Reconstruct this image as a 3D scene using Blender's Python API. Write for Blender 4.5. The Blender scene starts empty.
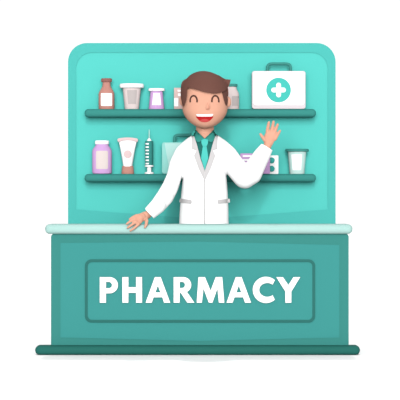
import bpy, bmesh, math
from mathutils import Vector
from mathutils.bvhtree import BVHTree
from mathutils.geometry import delaunay_2d_cdt

C = bpy.context.scene
COL = C.collection

# ------------------------------------------------------------------ camera, world, sun, exposure
CAM_Y, CAM_Z, F = -14.0, 1.1033, 1960.0
cd = bpy.data.cameras.new('camera'); cam = bpy.data.objects.new('camera', cd); COL.objects.link(cam)
cam.location = (0, CAM_Y, CAM_Z); cam.rotation_euler = (math.pi / 2, 0, 0)
cd.sensor_width = 36; cd.lens = F / 400 * 36; cd.clip_end = 500
C.camera = cam

w = bpy.data.worlds.new('world'); C.world = w; w.use_nodes = True
bg = w.node_tree.nodes['Background']
bg.inputs[0].default_value = (1, 1, 1, 1); bg.inputs[1].default_value = 1.06

def sun_light(name, irr, elev, spread, az=0):
    sd = bpy.data.lights.new(name, 'SUN'); sd.energy = irr * math.pi; sd.angle = math.radians(spread)
    o = bpy.data.objects.new(name, sd); COL.objects.link(o)
    o.location = (0, -6, 5); o.rotation_euler = (math.radians(90 - elev), 0, math.radians(az))
sun_light('soft_front_light', 2.7, 5, 36)          # added fill from behind the viewer, flattens the shading
sun_light('sun', .45, 26, 3)                        # crisp light for the shadow bands under the shelves
sun_light('floor_shadow_light', .45, 115.8, 1.5)             # light added above and behind, to throw the floor shadow before the counter

vs = C.view_settings
vs.view_transform = 'Standard'; vs.look = 'None'; vs.exposure = 0; vs.gamma = 1
vs.use_curve_mapping = False

# ------------------------------------------------------------------ materials
def lin(v):
    v /= 255
    return v / 12.92 if v <= .04045 else ((v + .055) / 1.055) ** 2.4

K = 3.42
def mat(name, rgb, k=None, rough=.7, spec=.03, grain=.008):
    """plain coloured surface with a very faint procedural mottling"""
    k = k or K
    m = bpy.data.materials.new(name); m.use_nodes = True
    nt = m.node_tree; p = nt.nodes['Principled BSDF']
    base = [min(.92, lin(v) / k) for v in rgb]
    n = nt.nodes.new('ShaderNodeTexNoise'); n.inputs['Scale'].default_value = 9
    tc = nt.nodes.new('ShaderNodeTexCoord'); nt.links.new(tc.outputs['Object'], n.inputs['Vector'])
    r = nt.nodes.new('ShaderNodeMapRange')
    r.inputs['To Min'].default_value = 1 - grain; r.inputs['To Max'].default_value = 1 + grain
    nt.links.new(n.outputs[0], r.inputs['Value'])
    mx = nt.nodes.new('ShaderNodeVectorMath'); mx.operation = 'SCALE'
    mx.inputs[0].default_value = base; nt.links.new(r.outputs[0], mx.inputs['Scale'])
    nt.links.new(mx.outputs[0], p.inputs['Base Color'])
    p.inputs['Roughness'].default_value = rough
    p.inputs['Specular IOR Level'].default_value = spec
    return m

M = {
 'floor': mat('white_floor', (255, 255, 255), k=1.64),
 'frame': mat('cabinet_frame_teal', (91, 212, 203)),
 'back': mat('cabinet_turquoise', (101, 229, 218)),
 'shelf': mat('shelf_teal', (68, 160, 151)),
 'counter': mat('counter_teal', (70, 158, 150)),
 'panel': mat('counter_panel_teal', (74, 170, 165)),
 'signframe': mat('sign_frame_teal', (57, 129, 122)),
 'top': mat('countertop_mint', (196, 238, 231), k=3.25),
 'plinth': mat('plinth_teal', (48, 123, 113)),
 'white': mat('white_enamel', (255, 255, 255), k=2.3),
 'skin': mat('skin', (252, 188, 160), k=3.25),
 'nose': mat('nose_shade_skin', (240, 168, 142), k=3.25),  # darker skin tone stands in for the shading of the nose
 'hair': mat('brown_hair', (124, 84, 74), k=3.25),
 'eye': mat('dark_brown', (98, 68, 60)),
 'lips': mat('mouth_red', (216, 44, 48)),
 'tongue': mat('tongue_red', (240, 92, 92)),
 'coat': mat('white_coat_cotton', (255, 255, 255), k=2.1),
 'lapel': mat('grey_coat_trim', (228, 225, 225), k=3.25),
 'shirt': mat('dark_teal_shirt', (45, 124, 116), k=3.25),
 'collar': mat('collar_teal', (64, 162, 150), k=3.25),
 'tie': mat('turquoise_tie', (92, 220, 208), k=3.25),
 'trouser': mat('slate_trousers', (62, 84, 92)),
 'shoe': mat('black_leather', (40, 36, 36)),
 'brown': mat('brown_glass', (205, 146, 134), k=2.95),
 'brownlid': mat('brown_lid', (158, 106, 98), k=2.95),
 'beige': mat('pale_pink_plastic', (240, 224, 222), k=2.95),
 'greige': mat('greige_label', (204, 194, 192), k=2.95),
 'lilac': mat('lilac_plastic', (222, 178, 232), k=2.95),
 'cream': mat('cream_label', (240, 226, 222), k=2.95),
 'pink': mat('pale_pink', (240, 212, 212), k=2.95),
 'tubecap': mat('tube_cap_brown', (206, 150, 136), k=2.95),
 'syr': mat('syringe_teal', (66, 158, 150)),
 'handle': mat('handle_teal', (70, 152, 143), k=2.95),
 'casegrey': mat('case_rim_grey', (236, 226, 230), k=2.95),
 'emblem': mat('emblem_teal', (80, 206, 194), k=2.95),
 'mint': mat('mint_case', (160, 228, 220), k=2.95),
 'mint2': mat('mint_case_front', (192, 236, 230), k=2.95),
 'cup': mat('cup_mint', (206, 240, 234), k=2.95),
 'pill': mat('pill_teal', (72, 190, 180), k=2.95),
 'carton': mat('carton_pink', (232, 204, 198), k=2.95),
}

# ------------------------------------------------------------------ helpers
def sc(Y): return (Y - CAM_Y) / F                      # metres per photo pixel at depth Y
def P(px, py, Y): return Vector(((px - 200) * sc(Y), Y, CAM_Z - (py - 200) * sc(Y)))

def thing(name, label, cat, loc, group=None):
    o = bpy.data.objects.new(name, None); COL.objects.link(o)
    o.empty_display_size = .05
    o.location = loc; o['label'] = label; o['category'] = cat
    if group: o['group'] = group
    return o

def root_loc(parent):
    v = Vector((0, 0, 0))
    while parent: v += parent.location; parent = parent.parent
    return v

def link(me, name, m, parent=None, smooth=None, label=None, shift=True):
    if smooth is not None:
        for p in me.polygons: p.use_smooth = smooth
    o = bpy.data.objects.new(name, me); COL.objects.link(o)
    me.name = name; me.materials.clear(); me.materials.append(M[m])
    if parent:
        if shift:
            d = root_loc(parent)
            for v in me.vertices: v.co -= d
        o.parent = parent
    if label: o['label'] = label
    return o

def obj(name, bm, m, parent=None, smooth=False, label=None, angle=None):
    bmesh.ops.recalc_face_normals(bm, faces=bm.faces)
    me = bpy.data.meshes.new(name); bm.to_mesh(me); bm.free()
    o = link(me, name, m, parent, smooth, label)
    if angle: me.set_sharp_from_angle(angle=math.radians(angle))
    return o

def rounded(x0, y0, x1, y1, r, n=8):
    """rounded rectangle outline in photo pixels; r = one radius or (tl,tr,br,bl)"""
    if not isinstance(r, (tuple, list)): r = (r,) * 4
    out = []
    for (cx, cy, a0, q) in ((x0, y0, 180, 0), (x1, y0, 270, 1), (x1, y1, 0, 2), (x0, y1, 90, 3)):
        rr = r[q]
        if rr <= 0: out.append((cx, cy)); continue
        ox = cx + (rr if q in (0, 3) else -rr); oy = cy + (rr if q in (0, 1) else -rr)
        for i in range(n + 1):
            a = math.radians(a0 + 90 * i / n)
            out.append((ox + rr * math.cos(a), oy + rr * math.sin(a)))
    return out

def circle(cx, cy, r, n=40, ry=None):
    ry = ry or r
    return [(cx + r * math.cos(2 * math.pi * i / n), cy + ry * math.sin(2 * math.pi * i / n)) for i in range(n)]

def plate(name, loops, Y0, Y1, m, parent=None, bevel=0., seg=2, label=None, Yref=None, floor_z=None):
    """flat outline(s) extruded from depth Y0 (front) to Y1 (back); even-odd holes"""
    Yr = Y0 if Yref is None else Yref
    cu = bpy.data.curves.new(name, 'CURVE'); cu.dimensions = '2D'; cu.fill_mode = 'BOTH'
    for lp in loops:
        s = cu.splines.new('POLY'); s.points.add(len(lp) - 1); s.use_cyclic_u = True
        for q, (a, b) in zip(s.points, lp):
            v = P(a, b, Yr)
            z = v.z if floor_z is None else max(v.z, floor_z)
            q.co = (v.x, z, 0, 1)
    th = Y1 - Y0
    cu.extrude = th / 2 - bevel; cu.bevel_depth = bevel; cu.bevel_resolution = seg; cu.offset = -bevel
    t = bpy.data.objects.new('tmp', cu); COL.objects.link(t)
    dg = bpy.context.evaluated_depsgraph_get(); dg.update()
    me = bpy.data.meshes.new_from_object(t.evaluated_get(dg))
    bpy.data.objects.remove(t); bpy.data.curves.remove(cu)
    for v in me.vertices:
        x, z, d = v.co
        v.co = (x, Y0 + th / 2 - d, z)
    bm = bmesh.new(); bm.from_mesh(me); bpy.data.meshes.remove(me)
    bmesh.ops.remove_doubles(bm, verts=bm.verts, dist=1e-5)
    return obj(name, bm, m, parent, smooth=True, label=label, angle=35)

def rbox(name, x0, x1, y0, y1, z0, z1, r, m, parent=None, seg=6, label=None):
    bm = bmesh.new(); bmesh.ops.create_cube(bm, size=1)
    for v in bm.verts:
        v.co = Vector((x0 if v.co.x < 0 else x1, y0 if v.co.y < 0 else y1, z0 if v.co.z < 0 else z1))
    if r: bmesh.ops.bevel(bm, geom=list(bm.edges), offset=r, segments=seg, profile=.5, affect='EDGES', clamp_overlap=True)
    return obj(name, bm, m, parent, smooth=True, label=label, angle=40)

def lathe(name, prof, cx, Y, z0, m, parent, squash=.7, n=40, label=None):
    """prof: (radius px, height px above the base)"""
    s = sc(Y); bm = bmesh.new(); rings = []
    for r, h in prof:
        rings.append([bm.verts.new(((cx - 200) * s + r * s * math.cos(2 * math.pi * i / n),
                                    Y + r * s * squash * math.sin(2 * math.pi * i / n), z0 + h * s)) for i in range(n)])
    for a, b in zip(rings, rings[1:]):
        for i in range(n): bm.faces.new((a[i], a[(i + 1) % n], b[(i + 1) % n], b[i]))
    bm.faces.new(rings[0][::-1]); bm.faces.new(rings[-1])
    return obj(name, bm, m, parent, smooth=True, label=label, angle=38)

def bvh_of(*objs):
    vs_, fs = [], []
    for o in objs:
        off = len(vs_); d = root_loc(o.parent)
        vs_ += [v.co + d for v in o.data.vertices]
        fs += [tuple(i + off for i in p.vertices) for p in o.data.polygons]
    return BVHTree.FromPolygons(vs_, fs)

CAMV = Vector((0, CAM_Y, CAM_Z))
def hit(bvh, px, py, Ydef):
    d = (P(px, py, 0) - CAMV).normalized()
    h = bvh.ray_cast(CAMV, d)[0]
    return h.y if h else Ydef

def resample(loop, step):
    out = []
    for (a, b) in zip(loop, loop[1:] + loop[:1]):
        L = math.hypot(b[0] - a[0], b[1] - a[1]); k = max(1, int(math.ceil(L / step)))
        out += [(a[0] + (b[0] - a[0]) * i / k, a[1] + (b[1] - a[1]) * i / k) for i in range(k)]
    return out

def inside(pt, loop):
    x, y = pt; c = False
    for (a, b) in zip(loop, loop[1:] + loop[:1]):
        if (a[1] > y) != (b[1] > y) and x < (b[0] - a[0]) * (y - a[1]) / (b[1] - a[1]) + a[0]: c = not c
    return c

def spl(pts, n=8, closed=True):
    """Catmull-Rom through pts"""
    out = []; N = len(pts)
    for i in range(N if closed else N - 1):
        g = lambda k: pts[k % N] if closed else pts[max(0, min(N - 1, k))]
        p0, p1, p2, p3 = g(i - 1), g(i), g(i + 1), g(i + 2)
        for j in range(n):
            t = j / n
            out.append(tuple(.5 * (2 * b + (c - a) * t + (2 * a - 5 * b + 4 * c - d) * t * t + (3 * b - a - 3 * c + d) * t ** 3)
                             for a, b, c, d in zip(p0, p1, p2, p3)))
    if not closed: out.append(pts[-1])
    return out

def sheet(loop, depth, t_front, t_back, step=1.2):
    """closed shell over an outline: depth(px,py)->Y of the surface it lies on; front at Y-t_front, back at Y+t_back"""
    lp = resample(loop, step)
    xs = [p[0] for p in lp]; ys = [p[1] for p in lp]
    pts = list(lp); y = min(ys) + step / 2
    near = .45 * step
    while y < max(ys):
        x = min(xs) + step / 2
        while x < max(xs):
            if inside((x, y), lp) and min(math.hypot(x - a, y - b) for a, b in lp) > near: pts.append((x, y))
            x += step
        y += step
    ed = [(i, (i + 1) % len(lp)) for i in range(len(lp))]
    v2, e2, f2, *_ = delaunay_2d_cdt([Vector(p) for p in pts], ed, [], 1, 1e-4)
    bm = bmesh.new(); fr, bk = [], []
    for v in v2:
        Y = depth(v.x, v.y)
        fr.append(bm.verts.new(P(v.x, v.y, Y - t_front))); bk.append(bm.verts.new(P(v.x, v.y, Y + t_back)))
    cnt = {}
    for f in f2:
        bm.faces.new([fr[i] for i in f]); bm.faces.new([bk[i] for i in reversed(f)])
        for a, b in zip(f, f[1:] + f[:1]): cnt.setdefault(frozenset((a, b)), []).append((a, b))
    for k, l in cnt.items():
        if len(l) == 1:
            a, b = l[0]; bm.faces.new((fr[b], fr[a], bk[a], bk[b]))
    return bm

def decal(name, loop, bvh, m, parent, Ydef, t=.003, back=.003, step=1.2, label=None):
    return obj(name, sheet(loop, lambda x, y: hit(bvh, x, y, Ydef), t, back, step), m, parent, smooth=True, label=label, angle=50)

def tube(bm, pts, r, n=12):
    """round tube of radius r (or list) along world points, rounded by end caps"""
    pts = [Vector(p) for p in pts]; N = len(pts)
    rs = r if isinstance(r, (list, tuple)) else [r] * N
    up = Vector((0, 1, 0)); rings = []
    for i, p in enumerate(pts):
        t = (pts[min(i + 1, N - 1)] - pts[max(i - 1, 0)]).normalized()
        a = up - t * up.dot(t)
        if a.length < .05: a = Vector((0, 0, 1)) - t * t.z
        a.normalize(); b = t.cross(a)
        rings.append([bm.verts.new(p + rs[i] * (a * math.cos(2 * math.pi * k / n) + b * math.sin(2 * math.pi * k / n))) for k in range(n)])
    for A, B in zip(rings, rings[1:]):
        for k in range(n): bm.faces.new((A[k], A[(k + 1) % n], B[(k + 1) % n], B[k]))
    bm.faces.new(rings[0][::-1]); bm.faces.new(rings[-1])
    return bm

def ball(bm, c, rx, ry, rz, n=16):
    g = bmesh.ops.create_uvsphere(bm, u_segments=n, v_segments=n // 2 + 2, radius=1)
    for v in g['verts']: v.co = Vector((c.x + v.co.x * rx, c.y + v.co.y * ry, c.z + v.co.z * rz))

def limb(bm, nodes, squash=1., flat_end=False, n=20):
    """tapering limb: nodes (px,py,Y,radius px); sections lie across the path seen from the front"""
    for i, (a, b) in enumerate(zip(nodes, nodes[1:])):
        d = Vector((b[0] - a[0], b[1] - a[1])); d.normalize(); nx, ny = -d.y, d.x
        R = []
        for q in (a, b):
            ring = []
            for k in range(n):
                t = 2 * math.pi * k / n
                o = q[3] * math.cos(t); p = P(q[0] + nx * o, q[1] + ny * o, q[2])
                # keep the section flat at its own depth, then give it thickness
                p.y = q[2] + q[3] * sc(q[2]) * squash * math.sin(t)
                ring.append(bm.verts.new(p))
            R.append(ring)
        for k in range(n): bm.faces.new((R[0][k], R[0][(k + 1) % n], R[1][(k + 1) % n], R[1][k]))
        bm.faces.new(R[0][::-1]); bm.faces.new(R[1])
    for i, q in enumerate(nodes):
        if flat_end and i == len(nodes) - 1: continue
        s = sc(q[2]) * q[3]; ball(bm, P(q[0], q[1], q[2]), s, s * squash, s)

def loft(bm, rows, n=48):
    """rows: (py, xl, xr, Yc, half depth, superellipse exponent)"""
    R = []
    for (py, xl, xr, Yc, dy, e) in rows:
        ring = []
        for k in range(n):
            t = 2 * math.pi * k / n; c, s = math.cos(t), math.sin(t)
            cx = math.copysign(abs(c) ** (2 / e), c); sy = math.copysign(abs(s) ** (2 / e), s)
            p = P((xl + xr) / 2 + (xr - xl) / 2 * cx, py, Yc); p.y = Yc + dy * sy
            ring.append(bm.verts.new(p))
        R.append(ring)
    for A, B in zip(R, R[1:]):
        for k in range(n): bm.faces.new((A[k], A[(k + 1) % n], B[(k + 1) % n], B[k]))
    bm.faces.new(R[0][::-1]); bm.faces.new(R[-1])

def smooth_rows(rows, k=4): return spl([tuple(map(float, r)) for r in rows], k, closed=False)

def fuse(name, bm, m, parent, voxel, it=3, label=None, cut=None):
    """melt overlapping closed pieces into one continuous skin"""
    bmesh.ops.recalc_face_normals(bm, faces=bm.faces)
    me = bpy.data.meshes.new('t'); bm.to_mesh(me); bm.free()
    t = bpy.data.objects.new('t', me); COL.objects.link(t)
    r = t.modifiers.new('r', 'REMESH'); r.mode = 'VOXEL'; r.voxel_size = voxel
    if it:
        s = t.modifiers.new('s', 'SMOOTH'); s.factor = .5; s.iterations = it
    dg = bpy.context.evaluated_depsgraph_get(); dg.update()
    out = bpy.data.meshes.new_from_object(t.evaluated_get(dg))
    bpy.data.objects.remove(t); bpy.data.meshes.remove(me)
    global LAST_BVH
    LAST_BVH = BVHTree.FromPolygons([v.co.copy() for v in out.vertices], [tuple(p.vertices) for p in out.polygons])
    if cut:
        b = bmesh.new(); b.from_mesh(out)
        bmesh.ops.delete(b, geom=[f for f in b.faces if cut(f.calc_center_median(), f.normal)], context='FACES')
        b.to_mesh(out); b.free()
    return link(out, name, m, parent, True, label)

def to_px(v): return (200 + v.x / sc(v.y), 200 - (v.z - CAM_Z) / sc(v.y))

# ------------------------------------------------------------------ the setting
bm = bmesh.new(); bmesh.ops.create_grid(bm, x_segments=4, y_segments=4, size=60)
fl = obj('floor', bm, 'floor'); fl['kind'] = 'structure'

# ------------------------------------------------------------------ display cabinet
YB = .94                                   # front face of the back panel
SHELF_D = .135
cab = thing('display_cabinet', 'tall turquoise wall cabinet with rounded top and two shelves behind the counter', 'cabinet', (0, YB + .06, 0))
fo = rounded(68, 43, 335.6, 400, (19, 19, 0, 0), 12)
fi = rounded(76, 52.6, 327.8, 209.3, (16, 16, 0, 0), 12)
k = fi.index((327.8, 209.3)); fi = fi[:k + 1] + [(202, 219)] + fi[k + 1:]
plate('frame', [fo, fi], YB - .006, YB + .10, 'frame', cab, floor_z=0)
plate('back_panel', [fi], YB, YB + .09, 'back', cab)
SY0 = YB - SHELF_D
shelf_top = []
for (py0, py1) in ((109, 117.2), (173.9, 182)):
    a, b = P(84.5, py0, SY0 + .02), P(316, py1, SY0 + .02)
    h = a.z - b.z; shelf_top.append(a.z)
    rbox('shelf', a.x, b.x, SY0, YB + .02, b.z, a.z, h * .46, 'shelf', cab)
ZU, ZL = [z + .0006 for z in shelf_top]

# ------------------------------------------------------------------ counter
CD = .26                                   # depth of the counter body
ctr = thing('pharmacy_counter', 'long teal pharmacy counter with mint top standing in front of the cabinet', 'counter', (0, CD / 2, 0))
plate('counter_body', [rounded(51, 233.5, 348.7, 360, (3.5, 3.5, 0, 0))], 0, CD, 'counter', ctr, floor_z=0)
plate('front_panel', [[(60.5, 243), (200, 241.6), (339.3, 245), (339.3, 337.5), (200, 341), (60.5, 337.5)]], -.004, .01, 'panel', ctr)
a, b = P(45, 224.2, -.02), P(352.5, 234, -.02)
TOPZ = a.z
rbox('countertop', a.x, b.x, -.045, CD + .03, b.z, a.z, (a.z - b.z) * .47, 'top', ctr)
a, b = P(35.3, 345.4, -.03), P(359.8, 355.3, -.03)
rbox('plinth', a.x, b.x, -.075, .07, 0.0, a.z, min(a.z, a.z - b.z) * .47, 'plinth', ctr)
sp = plate('sign_panel', [rounded(86, 260.5, 314, 321.5, 5)], -.007, 0, 'panel', ctr)
plate('sign_frame', [rounded(84.9, 259.4, 315.2, 322.6, 6.5), rounded(87.6, 262.1, 312.5, 319.9, 4.5)], -.012, 0, 'signframe', sp,
      bevel=.001, label='dark teal raised border')

def arc(cx, cy, rx, ry, a0, a1, n=16):
    return [(cx + rx * math.cos(math.radians(a0 + (a1 - a0) * i / n)), cy + ry * math.sin(math.radians(a0 + (a1 - a0) * i / n))) for i in range(n + 1)]

T, B_ = 277.1, 302.8
letA = lambda dx: [[(145.5 + dx, B_), (154.8 + dx, T), (160.7 + dx, T), (170.3 + dx, B_), (164 + dx, B_), (162.2 + dx, 297.4), (153.6 + dx, 297.4), (151.8 + dx, B_)],
                   [(155.5 + dx, 292.4), (160.3 + dx, 292.4), (157.9 + dx, 285.8)]]
letters = [
 [[(99.7, T)] + arc(109.6, 285.25, 8.4, 8.15, -90, 90) + [(106, 293.4), (106, B_), (99.7, B_)],
  [(106, 282)] + arc(108.6, 285.1, 3.3, 3.1, -90, 90) + [(106, 288.2)]],
 [[(122.3, T), (128.4, T), (128.4, 287.2), (136, 287.2), (136, T), (142.1, T), (142.1, B_), (136, B_), (136, 292.9), (128.4, 292.9), (128.4, B_), (122.3, B_)]],
 letA(0),
 [[(173.6, T)] + arc(183.2, 285, 8.1, 7.9, -90, 62) + [(194.5, B_), (187.2, B_), (180.8, 293), (179.7, 293), (179.7, B_), (173.6, B_)],
  [(179.7, 282)] + arc(182, 285, 2.9, 3, -90, 90) + [(179.7, 288)]],
 [[(196.6, B_), (198.4, T), (205, T), (210.6, 290.6), (215.7, T), (222.3, T), (224.4, B_), (218.8, B_), (217.4, 288.8), (212.5, B_), (208.8, B_), (203.5, 288.8), (201.9, B_)]],
 letA(80.9),
 [arc(266, 289.95, 13.3, 13.2, -48, -312, 40) + arc(267.3, 289.95, 8.0, 6.9, -312, -48, 30)],
 [[(276.2, T), (283, T), (288.4, 285), (293.6, T), (300.3, T), (291.4, 291.6), (291.4, B_), (285.3, B_), (285.3, 291.6)]],
]
for lp in letters:
    plate('letter', lp, -.022, -.002, 'white', sp, bevel=.002, label='white raised letter')

# ------------------------------------------------------------------ things on the shelves
YI = YB - .069
GU, GL = 'medicine containers on the upper shelf', 'medicine containers on the lower shelf'
def item(name, label, cat, cx, z, Y=YI, group=None):
    return thing(name, label, cat, ((cx - 200) * sc(Y), Y, z), group)

# brown bottle
t = item('medicine_bottle', 'brown glass medicine bottle with white label, leftmost on the upper shelf', 'bottle', 106.5, ZU, group=GU)
bo = lathe('bottle_body', [(7.6, 0), (7.9, .4), (7.9, 15), (7.6, 16.6), (6.6, 18.6), (4.9, 21.4), (4.1, 23), (3.9, 24.5), (3.9, 28)], 106.5, YI, ZU, 'brown', t)
lathe('cap', [(4.8, 27), (5.4, 27.5), (5.4, 30.2), (4.9, 30.8)], 106.5, YI, ZU, 'brownlid', t, label='darker brown cap')
decal('paper_label', rounded(100.9, 93.2, 112.1, 105.9, 1, 3), bvh_of(bo), 'white', t, YI, .002, label='white paper label')
# beige jar
t = item('ointment_jar', 'pale pink tapered jar with wide white lid and grey label on the upper shelf', 'jar', 131.8, ZU, group=GU)
bo = lathe('jar_body', [(6.8, 0), (7.1, .4), (9.1, 21)], 131.8, YI, ZU, 'beige', t)
lathe('lid', [(10.6, 21), (11.7, 21.5), (12.1, 22.4), (12.1, 24.2), (11.6, 25.3)], 131.8, YI, ZU, 'white', t, label='white lid')
decal('paper_label', [(127, 90), (137, 90), (136, 104), (128.2, 104)], bvh_of(bo), 'greige', t, YI, .002, label='grey label')
# lilac jar
t = item('pill_jar', 'small lilac jar widening downwards with white lid, beside the pink jar on the upper shelf', 'jar', 156.5, ZU, group=GU)
bo = lathe('jar_body', [(7.7, 0), (7.9, .4), (6.1, 18)], 156.5, YI, ZU, 'lilac', t)
lathe('lid', [(7.4, 18), (8.1, 18.4), (8.1, 20.1), (7.6, 20.7)], 156.5, YI, ZU, 'white', t, label='white lid')
decal('paper_label', [(153.5, 93), (159.9, 93), (161.1, 105), (152, 105)], bvh_of(bo), 'white', t, YI, .002, label='white label')
# carton half behind the head
def wbox(name, x0, x1, h, d, cx, z, Y, m, par, r=.4):
    s = sc(Y); return rbox(name, (x0 - 200) * s, (x1 - 200) * s, Y - d / 2, Y + d / 2, z, z + h * s, r * s, m, par, 2)
t = item('medicine_carton', 'pale pink medicine carton with white labels, on the upper shelf half behind the head', 'carton', 182, ZU, group=GU)
bo = wbox('carton_body', 174, 190, 21.2, .07, 182, ZU, YI, 'carton', t)
bv = bvh_of(bo)
decal('paper_label', [(174.2, 98), (178.2, 98), (178.2, 106.2), (174.2, 106.2)], bv, 'white', t, YI, .0015, label='white label')
decal('paper_label', [(177.6, 89.8), (188, 89.8), (188, 91.6), (177.6, 91.6)], bv, 'white', t, YI, .0015, label='white label')
decal('paper_label', [(178, 93.4), (188, 93.4), (188, 96), (178, 96)], bv, 'white', t, YI, .0015, label='white label')
# pale bottle right of the head
t = item('medicine_bottle', 'pale pink bottle with teal cap and grey label, on the upper shelf beside the hair', 'bottle', 230.3, ZU, group=GU)
bo = lathe('bottle_body', [(8.5, 0), (8.8, .4), (8.8, 14.5), (8.3, 16.5), (6.3, 20.5), (6, 22.5)], 230.3, YI, ZU, 'beige', t)
lathe('cap', [(6.6, 22.3), (7.1, 22.6), (7.1, 24.8), (6.7, 25.2)], 230.3, YI, ZU, 'handle', t, label='teal cap')
decal('paper_label', [(232, 96), (239, 96), (239, 105.8), (232, 105.8)], bvh_of(bo), 'greige', t, YI, .002, label='grey label')

# first-aid cases
def first_aid(label, x0, x1, top, bot, hx0, hx1, zt, body_m, front_m, front, emblem):
    t = item('first_aid_case', label, 'first aid case', (x0 + x1) / 2, zt, group='first aid cases on the shelves')
    s = sc(YI - .05); h = (bot - top) * s
    plate('case_body', [rounded(x0, top, x1, bot, 2.4, 5)], YI - .05, YI + .05, body_m, t, bevel=.003, Yref=YI - .05)
    for o in t.children:                                       # stand exactly on the shelf
        zmin = min(v.co.z for v in o.data.vertices)
        for v in o.data.vertices: v.co.z -= zmin - .0004
    plate('front_panel', [front], YI - .054, YI - .04, front_m, t, bevel=.001)
    bm = bmesh.new()
    path = spl([(hx0, top + 1), (hx0, top - 4), (hx0 + 1.2, top - 6.3), (hx0 + 4, top - 7.2), ((hx0 + hx1) / 2, top - 7.2), (hx1 - 4, top - 7.2), (hx1 - 1.2, top - 6.3), (hx1, top - 4), (hx1, top + 1)], 5, False)
    tube(bm, [P(x, y, YI) for x, y in path], 1.45 * s)
    obj('handle', bm, 'handle', t, True, label='dark teal carrying handle')
    if emblem:
        cx, cy = emblem
        e = plate('emblem', [circle(cx, cy, 12.3, 48)], YI - .058, YI - .045, 'emblem', t, label='teal disc')
        L, q = 7.3, 2.4
        pl = []
        for a in range(4):                                     # plus sign with rounded arm ends
            ca, sa = math.cos(a * math.pi / 2), math.sin(a * math.pi / 2)
            for (u, v) in [(q, -q)] + arc(L - q, 0, q, q, -90, 90, 10):
                pl.append((cx + u * ca - v * sa, cy + u * sa + v * ca))
        plate('cross', [pl], YI - .062, YI - .05, 'white', e, label='white plus sign')
    return t
first_aid('white first aid case with teal disc and white cross on the upper shelf', 252, 305.6, 71, 108.9, 267.6, 290.4, ZU, 'casegrey', 'white',
          rounded(253.4, 71.8, 304.4, 105.2, (2, 2, 3, 3), 4), (278.6, 90))
first_aid('mint green case with teal handle, on the lower shelf half hidden behind the white coat', 162, 214, 142.3, 173.8, 174.5, 200, ZL, 'mint', 'mint2',
          [(164.5, 143.2), (212.6, 143.2), (212.6, 172.8), (170, 172.8)], None)

# lower shelf: lilac bottle
t = item('pill_bottle', 'lilac pill bottle with white lid and cream label, leftmost on the lower shelf', 'bottle', 102, ZL, group=GL)
bo = lathe('bottle_body', [(8.4, 0), (9.3, .5), (9.8, 2), (9.8, 22.5), (9.3, 24.6), (7.6, 27), (6.6, 28.2), (6.2, 30)], 102, YI, ZL, 'lilac', t)
lathe('lid', [(6.5, 29.6), (7, 30), (7, 32.8), (6.4, 33.3)], 102, YI, ZL, 'white', t, label='white lid')
decal('paper_label', rounded(96, 150.8, 108, 169, 1.5, 4), bvh_of(bo), 'cream', t, YI, .002, label='cream label')
# tube standing on its cap
t = item('cream_tube', 'white squeeze tube standing on its brown cap between pill bottle and syringe', 'tube', 127.7, ZL, group=GL)
s = sc(YI); bm = bmesh.new()
rows = smooth_rows([(166.5, 123.2, 132.2, YI, .032, 2), (160, 122.2, 133.2, YI, .034, 2), (150, 120.5, 134.9, YI, .03, 2), (142, 118.9, 136.6, YI, .016, 2), (139.4, 118.2, 137.2, YI, .007, 2)], 4)
loft(bm, rows, 40)
bo = obj('tube_body', bm, 'white', t, True, angle=60)
lathe('cap', [(6.1, 0), (6.3, .3), (5.6, 7.6), (5.2, 8)], 127.7, YI, ZL, 'tubecap', t, label='brown cap')
plate('crimped_end', [[(118.6, 142)] + arc(127.7, 146.9, 17, 5.2, -122, -58, 10) + [(136.8, 142)] + arc(127.7, 146.3, 17, 5.2, -58, -122, 10)] and
      [spl([(117.7, 138.9), (122, 137.8), (127.7, 137.4), (133.4, 137.8), (137.7, 138.9), (137, 142), (132.5, 140.7), (127.7, 140.3), (122.9, 140.7), (118.4, 142)], 4)],
      YI - .018, YI + .018, 'pink', t, bevel=.003, label='pale pink crimped end')
decal('round_mark', circle(127.7, 154.2, 4.1, 20), bvh_of(bo), 'pink', t, YI, .002, label='pale pink round mark')
# syringe
t = item('syringe', 'teal syringe standing needle up on the lower shelf beside the white tube', 'syringe', 149.2, ZL, group=GL)
X = 149.2
bo = lathe('barrel', [(3.9, 8.4), (4, 8.8), (4, 32.4), (3.7, 32.9)], X, YI, ZL, 'syr', t, 1)
lathe('flange', [(4, 7), (4.3, 7.2), (4.3, 8.3), (4, 8.6)], X, YI, ZL, 'white', t, 1, label='white flange')
lathe('plunger', [(4.3, 0), (4.6, .2), (4.6, 1.3), (4.3, 1.6), (2.3, 2), (2.1, 2.5), (2.1, 7.2)], X, YI, ZL, 'white', t, 1, label='white plunger')
lathe('hub', [(2.3, 32.7), (2.3, 33.4), (1.4, 34.8), (.8, 35.6)], X, YI, ZL, 'white', t, 1, label='white hub')
lathe('needle', [(.55, 35.4), (.5, 42), (.3, 44.4)], X, YI, ZL, 'cup', t, 1, n=12, label='thin pale needle')
bv = bvh_of(bo)
for i in range(7):
    y = 143.1 + i * 3.3
    decal('graduation_mark', [(145.4, y), (148.8, y), (148.8, y + 1.4), (145.4, y + 1.4)], bv, 'white', t, YI, .0015, step=.9, label='white graduation mark')
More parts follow.
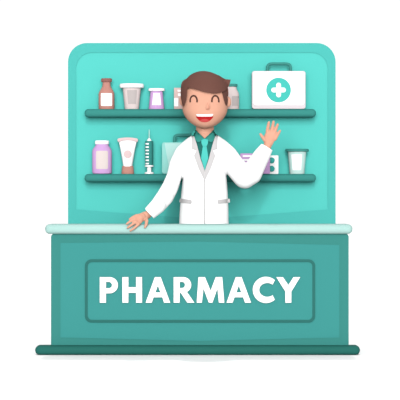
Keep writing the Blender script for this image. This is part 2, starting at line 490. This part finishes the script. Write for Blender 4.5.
# lilac carton, blister pack, cup
t = item('medicine_carton', 'lilac carton with white printed lines, on the lower shelf behind the raised arm', 'carton', 255, ZL, YI - .03, GL)
bo = wbox('carton_body', 240.2, 269.9, 20.4, .06, 255, ZL, YI - .03, 'lilac', t)
bv = bvh_of(bo)
for (xa, xb, y) in ((242.8, 259, 155.2), (242.8, 259, 159.1), (242.8, 259, 163)):
    decal('printed_line', [(xa, y), (xb, y), (xb, y + 1.7), (xa, y + 1.7)], bv, 'white', t, YI, .0015, step=1, label='white printed line')
t = item('blister_pack', 'white pill blister card with round teal pills, between the lilac carton and the cup', 'blister pack', 272, ZL, YI + .03, GL)
plate('card', [rounded(262, 155.4, 278.4, 173.9, .6, 2)], YI + .02, YI + .03, 'white', t, floor_z=ZL)
for px in (265.2, 271.6):
    for py in (160.4, 168.8):
        s = sc(YI); bm = bmesh.new(); c = P(px, py, YI + .02); ball(bm, c, 3.1 * s, .012, 3.1 * s, 24)
        obj('pill', bm, 'pill', t, True, label='round teal pill')
t = item('medicine_cup', 'pale mint tapered cup with flat teal lid, rightmost on the lower shelf', 'cup', 297, ZL, group=GL)
bo = lathe('cup_body', [(7.2, 0), (7.4, .4), (9.2, 22.3)], 297, YI, ZL, 'cup', t)
lathe('lid', [(11, 22.2), (11.7, 22.5), (11.7, 24.6), (11, 25)], 297, YI, ZL, 'handle', t, label='teal lid')
decal('paper_label', [(291.3, 154.5), (302, 154.5), (301, 170), (292.6, 170)], bvh_of(bo), 'white', t, YI, .002, label='white label')

# ------------------------------------------------------------------ the pharmacist
YP = .47
man = thing('person', 'smiling person in white coat and turquoise tie waving behind the counter', 'person', ((205 - 200) * sc(YP), YP, 0))
b = bmesh.new()
YH = YP - .01
head = [(72.6, 203, 207, YH, .02, 2), (74.5, 195, 215, YH, .075, 2), (79, 189, 221, YH, .115, 2), (85, 184.8, 225.2, YH, .145, 2), (93, 182.4, 227.6, YH, .16, 2.1),
        (101, 181.8, 228.2, YH, .163, 2.2), (107, 182.2, 227.8, YH, .162, 2.2), (112.5, 183.2, 226.8, YH - .004, .157, 2.2), (117.5, 185.8, 224.2, YH - .012, .142, 2.15),
        (121.8, 189.6, 220.4, YH - .025, .117, 2.1), (125.2, 194.2, 215.8, YH - .04, .087, 2), (127.5, 199, 211, YH - .052, .05, 2), (128.5, 203.2, 206.8, YH - .056, .02, 2)]
loft(b, smooth_rows(head, 3), 64)
limb(b, [(205, 112, YH + .03, 8.9), (205, 142, YH + .03, 8.9)])
for ex, exy in ((182.3, 100.5), (228.2, 102)):                        # ears
    c = P(ex, exy, YH + .005); s = sc(YH); ball(b, c, 3.0 * s, 3.2 * s, 5.4 * s)
# trunk and legs (below the coat)
loft(b, smooth_rows([(134, 197, 213, YP, .05, 2), (142, 189, 221, YP, .075, 2.3), (152, 186, 224, YP, .085, 2.4), (190, 187, 222, YP, .085, 2.4), (240, 186, 223, YP, .09, 2.4), (270, 187, 222, YP, .08, 2.2)], 3), 32)
zf = lambda z: 200 + (CAM_Z - z) / sc(YP)                              # photo row of a height
for sx in (-1, 1):
    limb(b, [(204.5 + sx * 9.5, 262, YP, 8.5), (204.5 + sx * 10, zf(.45), YP - .01, 6.3), (204.5 + sx * 10.5, zf(.10), YP + .01, 4.2)])
# arms inside the sleeves, wrists, hands
limb(b, [(190, 149, YP, 6), (184, 155.5, YP, 5.2), (174.4, 176.5, YP - .03, 4.6), (170.2, 187.2, YP - .09, 4.4), (165, 196.8, YP - .17, 4.4), (157.8, 205.8, .18, 4.2), (150, 213.4, .092, 3.6), (147.4, 214.8, .05, 4.1)])
limb(b, [(219, 149, YP, 6), (243, 174, YP - .04, 6), (257, 161, YP - .08, 5.2), (266.6, 147.6, YP - .12, 4.0), (267.8, 145.2, YP - .12, 4.0)])
# raised hand, palm to the front
Yw = YP - .12
limb(b, [(267.6, 146, Yw, 3.9), (268.8, 141, Yw, 5.2), (270, 137.2, Yw, 6.0), (271.2, 135, Yw, 5.0)], .5)
FG = lambda *n: limb(b, list(n), 1., n=14)
FG((267.5, 136, Yw, 2.0), (267.3, 131, Yw - .004, 1.75), (268.2, 126, Yw - .008, 1.65), (268.9, 122.4, Yw - .016, 1.3))
FG((270.8, 135, Yw, 2.0), (271.8, 130, Yw - .004, 1.8), (272.9, 125.2, Yw - .008, 1.7), (273.5, 121.8, Yw - .018, 1.35))
FG((273.6, 136, Yw, 1.9), (275, 131.5, Yw - .004, 1.7), (276.5, 127.4, Yw - .009, 1.6), (277.6, 124.6, Yw - .017, 1.3))
FG((275, 139, Yw, 1.9), (277, 135.6, Yw - .004, 1.6), (278.8, 132.6, Yw - .009, 1.5), (280, 130.7, Yw - .015, 1.15))
FG((267.2, 142, Yw, 2.6), (264.6, 139.8, Yw - .012, 2.0), (262.2, 136.8, Yw - .02, 1.7), (260.5, 134.2, Yw - .026, 1.3))
# hand resting on the counter, fingers over the front edge
limb(b, [(147.2, 214.8, .04, 4.1), (144.8, 216, .015, 4.5), (141.4, 217.6, -.015, 4.5), (139.8, 218.4, -.03, 3.9)], .75)
FG((140, 215.6, -.02, 2.0), (136.4, 215.6, -.035, 1.6), (132.6, 217.4, -.045, 1.35), (129.6, 219.3, -.05, 1.0))
FG((139.5, 217.6, -.03, 2.0), (134.8, 218.6, -.05, 1.6), (130.2, 221.4, -.062, 1.35), (126.7, 223.9, -.062, 1.05))
FG((140, 219.6, -.03, 2.0), (135.8, 221.8, -.058, 1.6), (131, 225.3, -.066, 1.35), (127.6, 227.7, -.064, 1.05))
FG((141, 221, -.03, 2.0), (138.4, 224.2, -.062, 1.55), (134, 228.2, -.068, 1.3), (130.4, 230.7, -.064, 1.0))
FG((145.4, 218, .0, 2.6), (146.6, 221, -.045, 1.9), (146.2, 224.6, -.063, 1.6), (144.9, 227.3, -.064, 1.1))
# the bridge and tip of the nose
limb(b, [(207.4, 100, YH - .150, 1.6), (207.9, 104.5, YH - .154, 2.2), (207.8, 107.6, YH - .156, 2.5)])
body = fuse('body', b, 'skin', man, .0036, 3)
bvb = bvh_of(body)
yf = YH - .15

# face
def stroke(name, pts, r, m):
    bm = bmesh.new(); pp = spl(pts, 5, False)
    tube(bm, [P(x, y, hit(bvb, x, y, yf) - .001) for x, y in pp], r * sc(YH), 10)
    return obj(name, bm, m, man, True, label='dark brown laughing eye')
stroke('eye', [(190.2, 102.2), (190.4, 99), (191.6, 96.6), (193.6, 95.7), (195.6, 96.6), (196.9, 99), (197.1, 102.2)], .85, 'eye')
stroke('eye', [(211.9, 102.2), (212.1, 99), (213.3, 96.6), (215.3, 95.7), (217.3, 96.6), (218.6, 99), (218.8, 102.2)], .85, 'eye')
mouth = decal('mouth', spl([(196.4, 116.4), (204.7, 116.2), (213, 116.4), (211.2, 119.5), (208.4, 121.6), (204.7, 122.3), (201, 121.6), (198.2, 119.5)], 5),
              bvb, 'lips', man, yf, .003, .004, .9, label='red open mouth')
decal('tongue', spl([(199.6, 120.6), (202, 119.4), (204.7, 119), (207.4, 119.4), (209.8, 120.6), (207.6, 121.9), (204.7, 122.2), (201.8, 121.9)], 4),
      bvb, 'tongue', mouth, yf, .005, .003, .8, label='light red tongue')
decal('teeth', spl([(196.8, 114.2), (204.7, 114.4), (212.6, 114), (212.5, 115.5), (211.6, 116.4), (204.7, 116.5), (197.8, 116.4), (196.9, 115.6)], 4),
      bvb, 'white', mouth, yf, .006, .003, .8, label='white teeth')
decal('nose', spl([(207.3, 102.4), (208.4, 104.8), (209.6, 107.2), (208.9, 109), (206.9, 110), (205.8, 109.3), (207.5, 108.2), (207.7, 106.4)], 4),
      bvb, 'nose', man, yf, .0008, .003, .7, label='nose with its shade in darker skin colour')  # nose shading put into the colour of this patch

# hair: front sweep over a dome, crown and back
hx, hy, RX, RZ, RY = 204.8, 95, 25, 25, .178
def dome(x, y):
    r2 = ((x - hx) / RX) ** 2 + (min(0, y - hy) / RZ) ** 2
    return YH - RY * math.sqrt(max(.02, 1 - r2))
hair_out = spl([(182.7, 106.2), (180.7, 96), (181.1, 85), (183, 80.9), (186.7, 78.4)], 4, False) + \
           spl([(187, 78), (191.2, 74.3), (196.5, 72), (202.5, 71), (210, 71.9), (219, 75.5), (225, 78.9), (230.9, 79.6)], 4, False) + \
           spl([(230.6, 80.3), (229, 85.6), (225.2, 90.4), (219.7, 92.7), (213, 93.2), (204, 91.7), (195, 89), (189.7, 87.8), (187.2, 88.7), (186.8, 95), (185.7, 101), (183.2, 106.4)], 4, False)
hb = sheet(hair_out, dome, .012, .035, 1.3)
hair = obj('hair', hb, 'hair', man, True, angle=60)
obj('sideburn', sheet(spl([(222, 89), (223.4, 98), (226.2, 105.8), (227.8, 101), (228.4, 92), (227.2, 87)], 4), lambda x, y: hit(bvb, x, y, YH - .03), .006, .03, 1.1), 'hair', hair, True, angle=60)
bm = bmesh.new()                                                        # crown and back of the head
n1, n2 = 28, 22
def hw(y):                                                             # half width and centre of the hair at a row
    t = max(0., min(1., (y - 72.3) / 24)); return 22.6 * math.sqrt(max(0, 1 - (1 - t) ** 2))
rows = []
for j in range(n1 + 1):
    y = 72.4 + (112 - 72.4) * (j / n1) ** 1.6
    wd = hw(y) if y < 96 else 22.6 - (y - 96) * .3
    dp = .178 * min(1, wd / 22.5) if y < 96 else .178 - (y - 96) * .0032
    ring = []
    for i in range(n2 + 1):
        a = math.pi * i / n2
        p = P(204.6 + wd * math.cos(a), y, YH); p.y = YH - .004 + dp * math.sin(a); ring.append(bm.verts.new(p))
    rows.append(ring)
for A, B2 in zip(rows, rows[1:]):
    for i in range(n2): bm.faces.new((A[i], A[i + 1], B2[i + 1], B2[i]))
bmesh.ops.remove_doubles(bm, verts=bm.verts, dist=1e-5)
hbk = obj('back_hair', bm, 'hair', hair, True)
so = hbk.modifiers.new('thickness', 'SOLIDIFY'); so.thickness = .012; so.offset = 0

# shirt, coat
rowsC = [(133.6, 194, 215.6, YP, .085, 2.2), (136, 191, 218.6, YP, .092, 2.3), (139, 186.5, 223, YP, .105, 2.4), (143, 183.5, 226.5, YP, .118, 2.4), (150, 182, 228, YP, .128, 2.4),
         (160, 182, 227.4, YP, .132, 2.4), (172, 183.3, 226.2, YP, .132, 2.4), (190, 181.6, 227.5, YP, .132, 2.4), (210, 179.8, 228.4, YP, .132, 2.4), (226, 179, 228.8, YP, .132, 2.4),
         (260, 176.5, 231.5, YP, .135, 2.4), (zf(.55), 174, 234, YP, .14, 2.3)]
b = bmesh.new()
loft(b, smooth_rows([(r[0] - (3.2 if i == 0 else 0), r[1] + 2, r[2] - 2, r[3], r[4] - .016, r[5]) for i, r in enumerate(rowsC[:-2])], 6), 120)
nk = [(196, 126), (196.6, 131.5), (204.6, 139.2), (212.6, 131.5), (213.4, 126)]
for f in [f for f in b.faces if f.calc_center_median().y < YP and inside(to_px(f.calc_center_median()), nk)]: b.faces.remove(f)
for f in [f for f in b.faces if len(f.verts) > 8]: b.faces.remove(f)
shirt = obj('shirt', b, 'shirt', man, True, label='dark teal shirt')
b = bmesh.new()
loft(b, smooth_rows(rowsC, 4), 64)
limb(b, [(191, 147.5, YP, 9.6), (184, 154.5, YP, 9.8), (178.6, 164.5, YP - .01, 9.2), (174.1, 176.5, YP - .03, 7.5), (170.2, 187.2, YP - .09, 8.2), (165, 196.8, YP - .17, 8.7), (157.8, 205.8, .18, 7.9), (149.3, 213.6, .052, 6.8)],
     1., True, 28)
limb(b, [(218.6, 147.5, YP, 9.8), (227, 155.6, YP, 10.4), (235, 167, YP - .02, 10.6), (244.8, 177, YP - .04, 11.7), (251.3, 174, YP - .055, 10.6), (256.4, 164.6, YP - .07, 9.6), (262, 155, YP - .095, 8.3), (267, 147, YP - .115, 6.5)],
     1., True, 28)
vcut = [(193.4, 130), (216, 130), (216.2, 136), (213.6, 146), (211, 156), (204.7, 173), (198.4, 156), (195.8, 146), (193.2, 136)]
coat = fuse('coat', b, 'coat', man, .0052, 3, cut=lambda c, n: c.y < YP + .02 and inside(to_px(c), vcut), label='white knee-length coat')
bvc = LAST_BVH; bvs = bvh_of(shirt); bvsn = bvh_of(shirt, body)
yc = YP - .12
mir = lambda lp: [(409.4 - x, y) for x, y in lp]
def lap_depth(bv, ydef):
    return lambda x, y: hit(bv, x, y, ydef)
lapel = [(191.6, 135.2), (191.8, 149), (196.4, 150.6), (193.9, 155.6), (198.6, 168.5), (204.65, 181), (204.65, 170.8), (200.6, 159), (197, 145), (194.2, 136.4)]
for lp in (lapel, mir(lapel)):
    decal('lapel', lp, bvc, 'lapel', coat, yc, .006, .006, 1.1, label='pale grey lapel')
plc = bmesh.new()
tube(plc, [P(204.7, y, hit(bvc, 204.7, y, yc) - .002) for y in range(180, 262, 4)], .6 * sc(YP), 8)
obj('front_seam', plc, 'lapel', coat, True, label='thin grey front seam')
pk = [(179.6, 199.2), (180.4, 198.6), (191, 199.8), (191.9, 200.6), (191.8, 203.3), (190.8, 204), (180.2, 202.8), (179.4, 202)]
for lp in (pk, mir(pk)):
    decal('pocket_flap', lp, bvc, 'lapel', coat, YP - .02, .005, .006, 1.1, label='pale grey pocket flap')
# collar and tie
col = [(195.4, 129.6), (204.6, 138.3), (199.2, 142.2), (197.4, 142), (191.2, 135), (192, 133)]
for lp in (col, mir(col)):
    decal('collar', lp, bvsn, 'collar', shirt, YP - .07, .016, .006, 1.1, label='teal shirt collar')
tie = decal('tie', [(203, 145), (206.4, 145), (208.4, 158), (204.7, 170.6), (201, 158)], bvs, 'tie', man, yc, .010, .004, 1.1, label='turquoise necktie')
decal('tie_knot', spl([(202, 139.2), (204.7, 138.8), (207.4, 139.2), (208.1, 142), (206.8, 145.8), (204.7, 146.4), (202.6, 145.8), (201.3, 142)], 4), bvs, 'tie', tie, yc, .016, .002, 1)
# trousers and shoes
b = bmesh.new()
limb(b, [(195.5, 258, YP, 11), (213.5, 258, YP, 11)])
for sx in (-1, 1):
    limb(b, [(204.5 + sx * 9.5, 260, YP, 10.6), (204.5 + sx * 10, zf(.45), YP - .01, 8.2), (204.5 + sx * 10.5, zf(.07), YP + .01, 7)], 1, True)
fuse('trousers', b, 'trouser', man, .008, 3, label='dark slate trousers')
for sx in (-1, 1):
    c = P(204.5 + sx * 10.5, 300, YP).x
    b = bmesh.new(); R = []
    for (yy, wv, hv) in ((.085, .02, .05), (.07, .04, .085), (.02, .045, .10), (-.04, .046, .085), (-.09, .05, .062), (-.13, .044, .05), (-.155, .022, .034)):
        R.append([b.verts.new((c + wv * math.cos(2 * math.pi * i / 20), YP + yy, max(0, hv * .42 + hv * .58 * math.sin(2 * math.pi * i / 20)))) for i in range(20)])
    for A, B2 in zip(R, R[1:]):
        for i in range(20): b.faces.new((A[i], A[(i + 1) % 20], B2[(i + 1) % 20], B2[i]))
    b.faces.new(R[0][::-1]); b.faces.new(R[-1])
    obj('shoe', b, 'shoe', man, True, label='black shoe')
